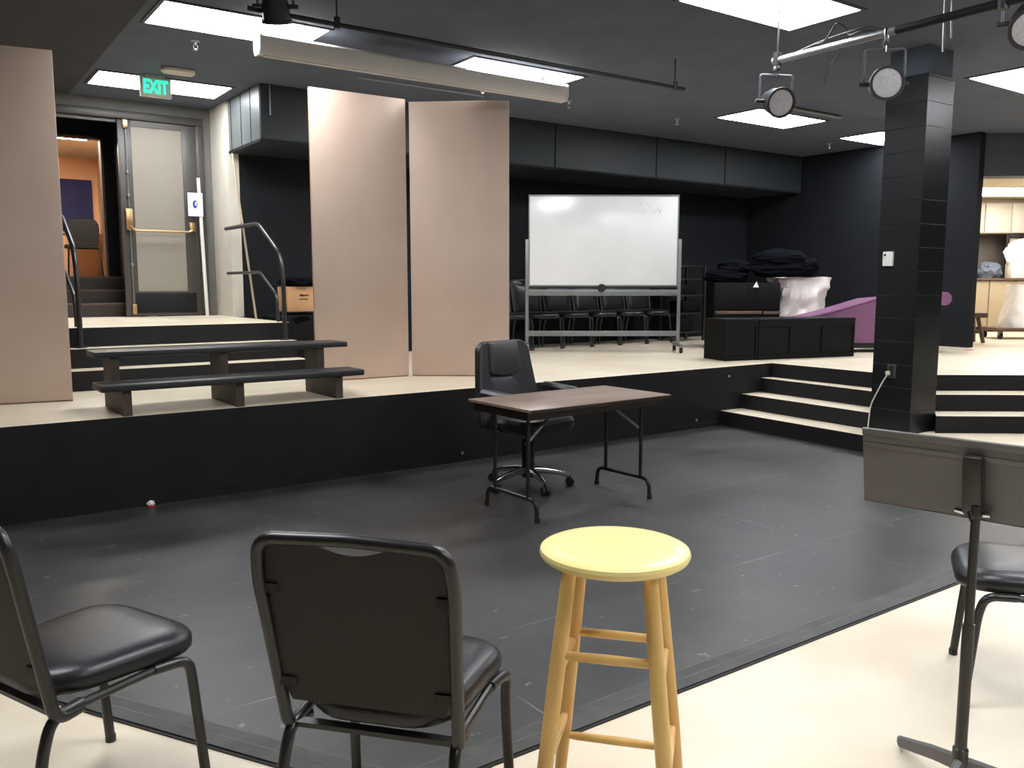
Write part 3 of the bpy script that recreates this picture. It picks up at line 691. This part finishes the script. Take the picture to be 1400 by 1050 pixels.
# ------------------------------------------------------------------ stacking chairs
def make_chair(label):
    o = thing('stacking_chair', label, 'chair', (0, 0, 0), 0, 'black stacking chairs')
    # seat: crowned cushion, front edge wider
    def fx(p):
        k = 1+.10*(p.y/.22)
        return V((p.x*k, p.y, p.z-.012*max(0, p.y/.22)**3))
    MB().loft(.43, .46, .13, [(.03, .412), (.010, .416), (.002, .426), (0, .440), (.001, .454), (.009, .467), (.026, .477), (.06, .483), (.11, .486), (.16, .487)], T(0, .05, 0), fx=fx).build('seat', 'black_vinyl', o)
    # upright frame
    def bk(z): return -.19-.085*((z-.39)/.5)
    pts = [(-.20, -.10, .385), (-.215, -.175, .383), (-.235, bk(.80), .80), (-.222, bk(.885), .885), (-.0, bk(.895), .893), (.222, bk(.885), .885), (.235, bk(.80), .80), (.215, -.175, .383), (.20, -.10, .385)]
    MB().tube(fillet(pts, [.045, .08, .105, .02, .105, .08, .045], 7), .0155, 12).build('back_frame', 'black_metal', o)
    # padded back panel with a dipped top edge
    mb = MB(); n = 16; A = []; zs = [.468, .5, .56, .64, .72, .79, .835, .865, .884]
    for side in (0, 1):
        G = []
        for j, zz in enumerate(zs):
            row = []
            for i in range(n+1):
                t = i/n*2-1; hwid = .203+.022*(zz-.475)/.38
                hw2 = hwid-(.036*((j-6)/2)**2 if j > 6 else 0)-(.012 if j == 0 else 0)
                dip = -.03*max(0, 1-(t/.62)**2)**1.5*(max(0, j-5)/3)
                zq = zz+dip
                edge_ = max(abs(t)**6, (abs(zz-.665)/.19)**8*.9)
                y = bk(zq)+(.006 if side == 0 else .012+.032*(1-min(1, edge_)))
                row.append(mb.bm.verts.new((t*hw2, y, zq)))
            G.append(row)
        for j in range(len(zs)-1):
            for i in range(n): mb.bm.faces.new((G[j][i], G[j][i+1], G[j+1][i+1], G[j+1][i])).material_index = side
        A.append(G)
    G0, G1 = A; m_ = len(zs)-1
    for i in range(n):
        mb.bm.faces.new((G0[0][i], G0[0][i+1], G1[0][i+1], G1[0][i])); mb.bm.faces.new((G0[m_][i], G0[m_][i+1], G1[m_][i+1], G1[m_][i]))
    for j in range(m_):
        mb.bm.faces.new((G0[j][0], G0[j+1][0], G1[j+1][0], G1[j][0])); mb.bm.faces.new((G0[j][n], G0[j+1][n], G1[j+1][n], G1[j][n]))
    for zz in (.52, .76):
        for s_ in (-1, 1): mb.box((s_*(.196+.02*(zz-.52)/.24), bk(zz)+.002, zz), (.05, .008, .022))
    mb.build('backrest', ['panel_vinyl', 'black_vinyl'], o)
    # seat rails and cross bars
    r = MB()
    for s_ in (-1, 1): r.tube([(s_*.205, -.15, .395), (s_*.215, .13, .405)], .012, 10)
    r.box((0, -.16, .392), (.40, .028, .012)).box((0, .1, .40), (.42, .028, .012))
    r.build('seat_frame', 'black_metal', o)
    for s_ in (-1, 1):
        MB().tube(fillet([(s_*.215, .10, .405), (s_*.236, .195, .405), (s_*.226, .212, .33), (s_*.233, .240, .012)], [.05, .03], 6), .0145, 12).lathe([(.0, 0), (.016, .0), (.016, .02), (.013, .026)], 14, T(s_*.233, .241, 0)).build('leg', 'black_metal', o)
        MB().tube(fillet([(s_*.205, -.10, .398), (s_*.208, -.18, .392), (s_*.214, -.215, .30), (s_*.220, -.245, .012)], [.05, .05], 6), .0145, 12).lathe([(.0, 0), (.016, .0), (.016, .02), (.013, .026)], 14, T(s_*.220, -.246, 0)).build('leg', 'black_metal', o)
    return o
def place(o, cx, cy, az, z=0):   # az: azimuth the sitter faces, from +Y towards +X
    o.location = (cx, cy, z); o.rotation_euler = (0, 0, -az)
mid = make_chair('black stacking chair seen from behind, next to the wooden stool')
def chair_at(rear_right, az):   # bend of the right upright sits at local (.215,-.175)
    c, s_ = math.cos(az), math.sin(az)
    rx, ry = c*.215+s_*-.175, -s_*.215+c*-.175
    return rear_right[0]-rx, rear_right[1]-ry
az = math.atan2(.757, .654); x, y = chair_at((.965, 1.58), az); place(mid, x, y, az)
az2 = math.atan2(.92, .39); x, y = chair_at((.225, 2.26), az2)
dup(mid, (x, y, 0), -az2, 'black stacking chair cut by the left picture edge')
az3 = math.atan2(-.517, .857)
c3, s3 = math.cos(az3), math.sin(az3)
fx_, fy_ = (2.884+3.269)/2, (1.369+1.601)/2
dup(mid, (fx_-s3*.226, fy_-c3*.226, 0), -az3, 'black stacking chair behind the music stand')
names = ['first', 'second', 'third', 'fourth', 'fifth', 'sixth']
for i in range(6):
    dup(mid, (6.22+.505*i, 8.97, S), PI, f'{names[i]} black stacking chair from the left in the row behind the whiteboard', 'chairs in the row behind the whiteboard')
o = thing('shelf_rack', 'dark shelf rack in the shadow right of the whiteboard', 'shelf', (9.48, 9.0, S))
for sx in (-.27, .27):
    for sy in (-.18, .18): MB().span((sx-.018, sy-.018, 0), (sx+.018, sy+.018, 1.12), .002).build('post', 'black_metal', o)
for zz in (.12, .40, .66, .90, 1.09): MB().span((-.27, -.18, zz), (.27, .18, zz+.022), .002).build('shelf', 'black_metal', o)
for x, zz, w_, h_, lab in ((-.08, .142, .34, .2, 'black case on the lowest shelf of the dark rack'), (.05, .422, .36, .17, 'black case on the second shelf of the dark rack'), (-.04, .682, .38, .15, 'black case on the third shelf of the dark rack')):
    tag(MB().span((-w_/2, -.14, 0), (w_/2, .14, h_), .012).build('equipment_case', 'box_black', loc=(9.48+x, 9.0, S+zz)), lab, 'case', 'cases on the dark rack')
# arm chair in the hall
o = thing('arm_chair', 'black chair with arms in the orange hall beyond the doors', 'chair', (2.10, 13.7, 1.53), PI-.25)
MB().loft(.44, .42, .06, [(.02, .41), (0, .42), (0, .45), (.02, .465)]).build('seat', 'black_vinyl', o)
MB().loft(.42, .42, .12, [(.01, 0), (0, .01), (0, .03), (.01, .04)], T(0, -.2, .65) @ Matrix.Rotation(PI/2, 4, 'X')).build('backrest', 'black_vinyl', o)
for s_ in (-1, 1):
    MB().tube(fillet([(s_*.24, .22, 0), (s_*.24, .2, .62), (s_*.24, -.2, .62)], .06), .012, 8).build('arm', 'black_metal', o)
    MB().tube([(s_*.2, -.18, .42), (s_*.23, -.26, 0)], .012, 8).build('leg', 'black_metal', o)

# ------------------------------------------------------------------ stool
o = thing('bar_stool', 'tall round-seat bar stool in pale varnished wood', 'stool', (1.459, 1.604, 0), -math.radians(49))
MB().lathe([(0, .736), (.15, .736), (.180, .739), (.192, .747), (.196, .757), (.193, .766), (.183, .771), (.15, .7725), (.08, .7715), (0, .771)], 56).build('seat', 'wood_seat', o)
def lp(sx, sy, z): k = .102+.098*(.725-z); return V((sx*k, sy*k, z))
for sx in (-1, 1):
    for sy in (-1, 1):
        a, b = lp(sx, sy, .738), lp(sx, sy, 0)
        MB().tube([tuple(a.lerp(b, t)) for t in (0, .2, .45, .7, 1)], [.0185, .020, .021, .0205, .017], 20).build('leg', 'wood_light', o)
for z_, pr in ((.515, ((-1, -1), (1, -1))), (.475, ((-1, 1), (1, 1))), (.455, ((-1, -1), (-1, 1))), (.45, ((1, -1), (1, 1))), (.17, ((-1, -1), (1, -1))), (.145, ((-1, 1), (1, 1))), (.22, ((-1, -1), (-1, 1))), (.22, ((1, -1), (1, 1)))):
    a, b = lp(*pr[0], z_), lp(*pr[1], z_)
    MB().tube([tuple(a.lerp(b, t)) for t in (0.02, .12, .5, .88, .98)], [.009, .0115, .0125, .0115, .009], 14).build('rung', 'wood_light', o)

# ------------------------------------------------------------------ folding table
o = thing('folding_table', 'brown folding table with dark metal legs on the black floor', 'table', (3.512, 4.31, 0), math.radians(2.2))
MB().span((-.60, -.33, .692), (.605, .315, .712), .004).build('tabletop', 'table_top', o)
ap = MB()
for a, b in (((-.58, -.28, .64), (.58, -.265, .692)), ((-.58, .265, .64), (.58, .28, .692)), ((-.58, -.265, .64), (-.565, .265, .692)), ((.565, -.265, .64), (.58, .265, .692))): ap.span(a, b)
ap.build('apron', 'table_metal', o)
MB().span((-.60, -.333, .690), (.605, -.33, .708)).build('edge_band', 'table_metal', o)
for s_ in (-1, 1):
    x = s_*.49
    lg = MB()
    lg.tube(fillet([(x, -.26, .012), (x, -.25, .135), (x, .25, .135), (x, .26, .012)], .07, 6), .0135, 10)
    for y in (-.17, .17): lg.tube([(x, y, .135), (x, y, .67)], .0125, 10)
    for y in (-.26, .26): lg.lathe([(.0, 0), (.017, 0), (.017, .03), (.0, .032)], 12, T(x, y, .003))
    lg.build('leg_frame', 'table_metal', o)
    MB().tube([(x, -.15, .47), (x-s_*.26, -.12, .66)], .011, 8).build('brace', 'grey_metal', o)

# ------------------------------------------------------------------ office chair
o = thing('office_chair', 'black leather office chair with chrome base behind the table', 'office chair', (3.55, 4.83, .003), math.radians(12))
# local: sitter faces -Y
MB().tube([(0, 0, .07), (0, 0, .34)], .046, 18).tube([(0, 0, .28), (0, 0, .43)], .018, 16).build('gas_lift', 'rubber', o)
for k in range(5):
    a = 2*PI*k/5+.5; ca, sa = math.cos(a), math.sin(a)
    lg = MB().tube([(0, 0, .115), (.10*ca, .10*sa, .118), (.22*ca, .22*sa, .10), (.30*ca, .30*sa, .075)], [.03, .026, .021, .017], 10, flat=.75).build('base_arm', 'chrome', o)
    t = V((-sa, ca, 0)); c0 = V((.30*ca, .30*sa, .03))
    MB().tube([tuple(c0-t*.026), tuple(c0-t*.006)], .03, 16).tube([tuple(c0+t*.006), tuple(c0+t*.026)], .03, 16).tube([tuple(c0), tuple(c0+V((0, 0, .05)))], .009, 8).build('caster', 'rubber', lg)
MB().loft(.54, .50, .13, [(.05, .42), (.015, .43), (0, .455), (.0, .495), (.02, .522), (.06, .535), (.12, .54)], T(0, -.02, -.01)).build('seat', 'leather', o)
# back: wide at the base, tapering upwards, two side bolsters, a head panel and a lower panel
Mb = T(0, .235, .455) @ Matrix.Rotation(-.16, 4, 'X') @ Matrix.Rotation(PI/2, 4, 'X')   # local x right, y up, z towards sitter
def taper(p):
    t = (p.y+.30)/.60
    return V((p.x*(1.18-.32*t), p.y, p.z+.03*(t-.5)**2+.05*(abs(p.x)/.25)**2))
Mb2 = Mb @ T(0, .27, 0)
MB().loft(.57, .62, .09, [(.02, -.03), (.0, -.012), (0, .02), (.015, .04)], Mb2, fx=taper).build('backrest', 'leather', o)
for s_ in (-1, 1):
    MB().loft(.095, .58, .042, [(.0, .03), (0, .055), (.015, .078), (.04, .085)], Mb2 @ T(s_*.236, 0, 0), fx=lambda p, s_=s_: V(((p.x+s_*.236)*(1.17-.33*(p.y+.3)/.6)-s_*.236, p.y, p.z))).build('side_bolster', 'leather', o)
MB().loft(.37, .23, .03, [(0, .03), (0, .07), (.012, .088), (.04, .095)], Mb2 @ T(0, .185, 0), fx=lambda p: V((p.x*(.88-.4*p.y), p.y-(.028*(1-(p.x/.185)**2) if p.y < 0 else 0), p.z))).build('head_panel', 'leather', o)
MB().loft(.37, .35, .03, [(0, .03), (0, .058), (.012, .072), (.04, .078)], Mb2 @ T(0, -.12, 0), fx=lambda p: V((p.x*(1.02-.35*p.y), p.y, p.z))).build('lower_panel', 'leather', o)
for s_ in (-1, 1):
    ar = MB().loft(.09, .33, .042, [(.012, 0), (0, .014), (0, .036), (.018, .056)], T(s_*.325, -.02, .655) @ Matrix.Rotation(.07, 4, 'X')).build('armrest', 'leather', o)
    MB().tube(fillet([(s_*.2, .02, .43), (s_*.32, .02, .44), (s_*.33, .04, .56), (s_*.325, .08, .66)], .06), .016, 10).build('arm_support', 'dark_chrome', ar)

# ------------------------------------------------------------------ music stand
ms = thing('music_stand', 'grey metal music stand at the right picture edge', 'music stand', (2.37, 1.135, 0), 0)
MB().tube([(0, 0, .07), (0, 0, .50)], .0165, 14).tube([(0, 0, .48), (0, 0, .84)], .0125, 14).lathe([(.0165, .07), (.021, .07), (.021, .13), (.017, .135)], 16).build('pole', 'black_metal', ms)
for a in (70, 190, 310):
    ca, sa = math.cos(math.radians(a)), math.sin(math.radians(a))
    MB().tube([(0, 0, .085), (.10*ca, .10*sa, .062), (.24*ca, .24*sa, .020)], [.026, .023, .019], 8, flat=.6).build('leg', 'stand_grey', ms)
dk = math.atan2(-.47, .085)
# local desk frame: x along the desk (towards the viewer's right), y up the sheet, z out of the back face
xd = V((math.cos(dk), math.sin(dk), 0)); back = V((math.sin(dk), -math.cos(dk), 0))      # back face looks to the camera side (-x)
upv = (V((0, 0, 1))*.985+back*.17).normalized(); zn = xd.cross(upv)
if zn.dot(back) < 0: zn = -zn
Md = Matrix(((xd.x, upv.x, zn.x, 0), (xd.y, upv.y, zn.y, 0), (xd.z, upv.z, zn.z, 0), (0, 0, 0, 1)))
Md = T(.015, .015, .905) @ Md
dm = MB().span((-.31, -.115, -.004), (.29, .118, 0), Mx=Md).span((-.31, -.115, -.055), (.29, -.111, 0), Mx=Md).span((-.31, -.115, -.058), (.29, -.095, -.055), Mx=Md)
dm.build('desk', 'stand_grey', ms)
MB().span((-.31, .098, 0), (.29, .118, .006), .002, Mx=Md).span((-.308, .060, 0), (.288, .075, .004), .0015, Mx=Md).build('stiffening_fold', 'stand_grey', ms)
MB().box((0, -.005, .018), (.05, .17, .032), Mx=Md, bev=.006).tube([tuple(Md @ V((0, -.08, .02))), (0, 0, .80)], .016, 12).build('tilt_bracket', 'black_metal', ms)
for s_ in (-1, 1): MB().tube([tuple(Md @ V((s_*.02, -.088, .02))), tuple(Md @ V((s_*.045, -.085, .02)))], .009, 8).build('wing_screw', 'chrome', ms)

# ------------------------------------------------------------------ black boxes on the stage
ang = math.radians(-14)
def panel_box(label, a, w, d, h, panels):
    o = thing('platform_box', label, 'platform box', (a[0], a[1], S), ang, 'black platform boxes on the stage')
    MB().span((0, .012, 0), (w, d, h-.02)).build('carcass', 'box_black', o)
    MB().span((-.006, -.006, h-.02), (w+.006, d+.006, h), .004).build('lid', 'box_black', o)
    f = MB().span((0, 0, 0), (w, .012, .05)).span((0, 0, h-.09), (w, .012, h-.02))
    xs = [0]+[w*k/panels for k in range(1, panels)]+[w]
    for k, x in enumerate(xs): f.span((max(0, x-.025), 0, .05), (min(w, x+.025), .012, h-.09))
    f.build('face_frame', 'box_black', o)
    return o
ca, sa = math.cos(ang), math.sin(ang)
A0 = (7.30, 6.27)
panel_box('smaller left one of two black platform boxes at the stage steps', A0, .42, .42, .46, 1)
panel_box('long right one of two black platform boxes, with framed panels', (A0[0]+ca*.43, A0[1]+sa*.43), 1.36, .42, .455, 3)
# cabinet with drapes, canvas hamper
c = thing('storage_cabinet', 'black storage cabinet behind the platform boxes, heaped with drapes', 'cabinet', tuple(P(11.1, 3.06, S)), -AZ)
MB().span((-.44, 0, 0), (.42, .45, .86), .005).build('carcass', 'box_black', c)
MB().span((-.42, -.03, .455), (.18, 0, .495), .004).span((.2, -.03, .455), (.42, 0, .49), .004).build('shelf_edge', 'brown_wood', c)
MB().span((-.43, -.012, .51), (-.01, 0, .85), .004).build('cabinet_door', 'box_black', c); MB().span((.01, -.012, .51), (.41, 0, .85), .004).build('cabinet_door', 'box_black', c)
def cloth_heap(name, label, d, s_, z0, lumps, seed):
    o = MB(); Mx = T(*P(d, s_, z0)) @ rz(-AZ)
    for k, (c, r) in enumerate(lumps):
        b2 = bmesh.new(); bmesh.ops.create_icosphere(b2, subdivisions=5, radius=1)
        for v in b2.verts:
            q = v.co.copy()
            n = noise.noise(V((q.x*1.4+seed+k*3, q.y*1.4, q.z*2.2+seed)))+.55*noise.noise(V((q.x*2.1+k, q.y*2.5, q.z*6+seed)))
            w = V((q.x*r[0], q.y*r[1], q.z*r[2]))*(1+.16*n)+V(c)
            w.z = max(w.z, .0 if k == 0 else .03)
            v.co = Mx @ w
        o.merge(b2)
    return tag(o.build(name, 'drape'), label, 'drapes')
cloth_heap('folded_drapes', 'flat stack of folded black drapes on the left of the cabinet', 11.32, 2.84, S+.862, [((0, 0, .08), (.29, .17, .12)), ((.08, 0, .2), (.22, .15, .1))], 3)
cloth_heap('draped_heap', 'big loose heap of dark drapes over cabinet and canvas hamper', 11.34, 3.58, S+.935, [((0, 0, .09), (.43, .22, .15)), ((-.04, 0, .22), (.36, .2, .15)), ((.2, 0, .14), (.25, .18, .13))], 21)
tag(MB().prism([(-.04, 0), (.035, 0), (.005, .075)], -.004, .004, Mx=T(*P(11.06, 3.15, S+.80)) @ rz(-AZ) @ Matrix.Rotation(PI/2, 4, 'X')).build('white_tag', 'paper'), 'small white triangular tag on the front of the black cabinet', 'tag')
tag(sack(MB(), .54, .5, .93, .66, T(*P(11.55, 3.86, S)) @ rz(-AZ), 2, creas=.075).build('canvas_hamper', 'white_canvas'), 'tall creased white canvas hamper under the dark drapes', 'hamper')
# chaise longue
c = thing('chaise_longue', 'purple chaise longue behind the block pillar', 'chaise longue', tuple(P(10.5, 3.45, S)), -AZ)
pf = [(0, .12), (1.62, .12), (1.68, .35), (1.76, .52), (1.86, .60), (1.86, .69), (1.5, .70), (1.03, .66), (.75, .575), (.45, .49), (.2, .43), (0.02, .41)]
Mr = Matrix(((1, 0, 0, 0), (0, 0, 1, 0), (0, 1, 0, 0), (0, 0, 0, 1)))
MB().prism(pf, 0, .6, Mx=Mr).build('body', 'purple', c)
MB().tube([(1.86, -.015, .665), (1.86, .615, .665)], .083, 24).build('rolled_end', 'purple', c)
top = [(x, z_) for x, z_ in pf[6:]]
MB().tube([(x, .0, z_+.004) for x, z_ in top], .016, 8).build('piping', 'purple', c)
MB().span((.03, .03, .055), (1.60, .57, .12)).build('base', 'rubber', c)
for x in (.1, 1.54):
    for y in (.08, .52): MB().tube([(x, y, .07), (x, y, 0)], [.03, .02], 10).build('leg', 'rubber', c)

# ------------------------------------------------------------------ small wall fittings
c = thing('wall_control', 'small white control box on the block pillar', 'control box', (6.968, 4.205, 1.66))
MB().span((-.03, -.045, -.062), (0, .045, .062), .005).build('case', 'white_plastic', c); MB().span((-.034, .014, .024), (-.03, .032, .042), .001).build('button', 'rubber', c)
c = thing('wall_outlet', 'dark outlet plate low on the block pillar', 'outlet', (6.968, 4.125, .69))
MB().span((-.012, -.04, -.06), (0, .04, .06), .003).build('plate', 'door_frame', c); MB().span((-.014, -.018, -.045), (-.012, .018, .045)).build('socket', 'rubber', c)
c = thing('power_cord', 'pale cord plugged into the pillar outlet, running to the step', 'cord', (6.968, 4.13, .69))
MB().span((-.05, .0, -.035), (-.014, .028, .0), .004).build('plug', 'cream_plastic', c)
MB().tube(fillet([(-.04, .014, -.03), (-.05, .05, -.1), (-.03, .12, -.22), (-.025, .168, -.32), (-.035, .17, -.45), (-.03, .18, -.532)], .05, 5), .006, 8).build('cord', 'cream_plastic', c)
labs = ['pale screw plate low on the stage front near the table', 'tiny pale plate on the stage front by the inner corner', 'tiny pale plate high on the stage front below the platform box']
for i, (x, zz) in enumerate(((3.62, .07), (6.39, .085), (6.86, .5))):
    tag(MB().lathe([(0, 0), (.014, 0), (.012, .006), (0, .008)], 12, Matrix.Rotation(PI/2, 4, 'X')).build('screw_plate', 'sprinkler', loc=(x, 5.822 if zz < .05 else 5.839, zz)), labs[i], 'plate')
c = thing('paper_scrap', 'crumpled white and red scrap at the foot of the stage front', 'scrap', (1.20, 5.78, .003))
blob(MB(), (0, 0, .024), (.022, .02, .018), 2, .4, sub=3, floor=0).build('scrap', 'paper', c); blob(MB(), (.0, -.008, .008), (.022, .014, .008), 7, .4, sub=3, floor=0).build('red_edge', 'red', c)

# ------------------------------------------------------------------ world and view
w = bpy.data.worlds.new('world'); sc.world = w; w.use_nodes = True
w.node_tree.nodes['Background'].inputs[0].default_value = (.02, .02, .022, 1); w.node_tree.nodes['Background'].inputs[1].default_value = 1
sc.view_settings.view_transform = 'Standard'; sc.view_settings.look = 'None'; sc.view_settings.gamma = 1; sc.view_settings.exposure = 0
sc.view_settings.use_curve_mapping = False
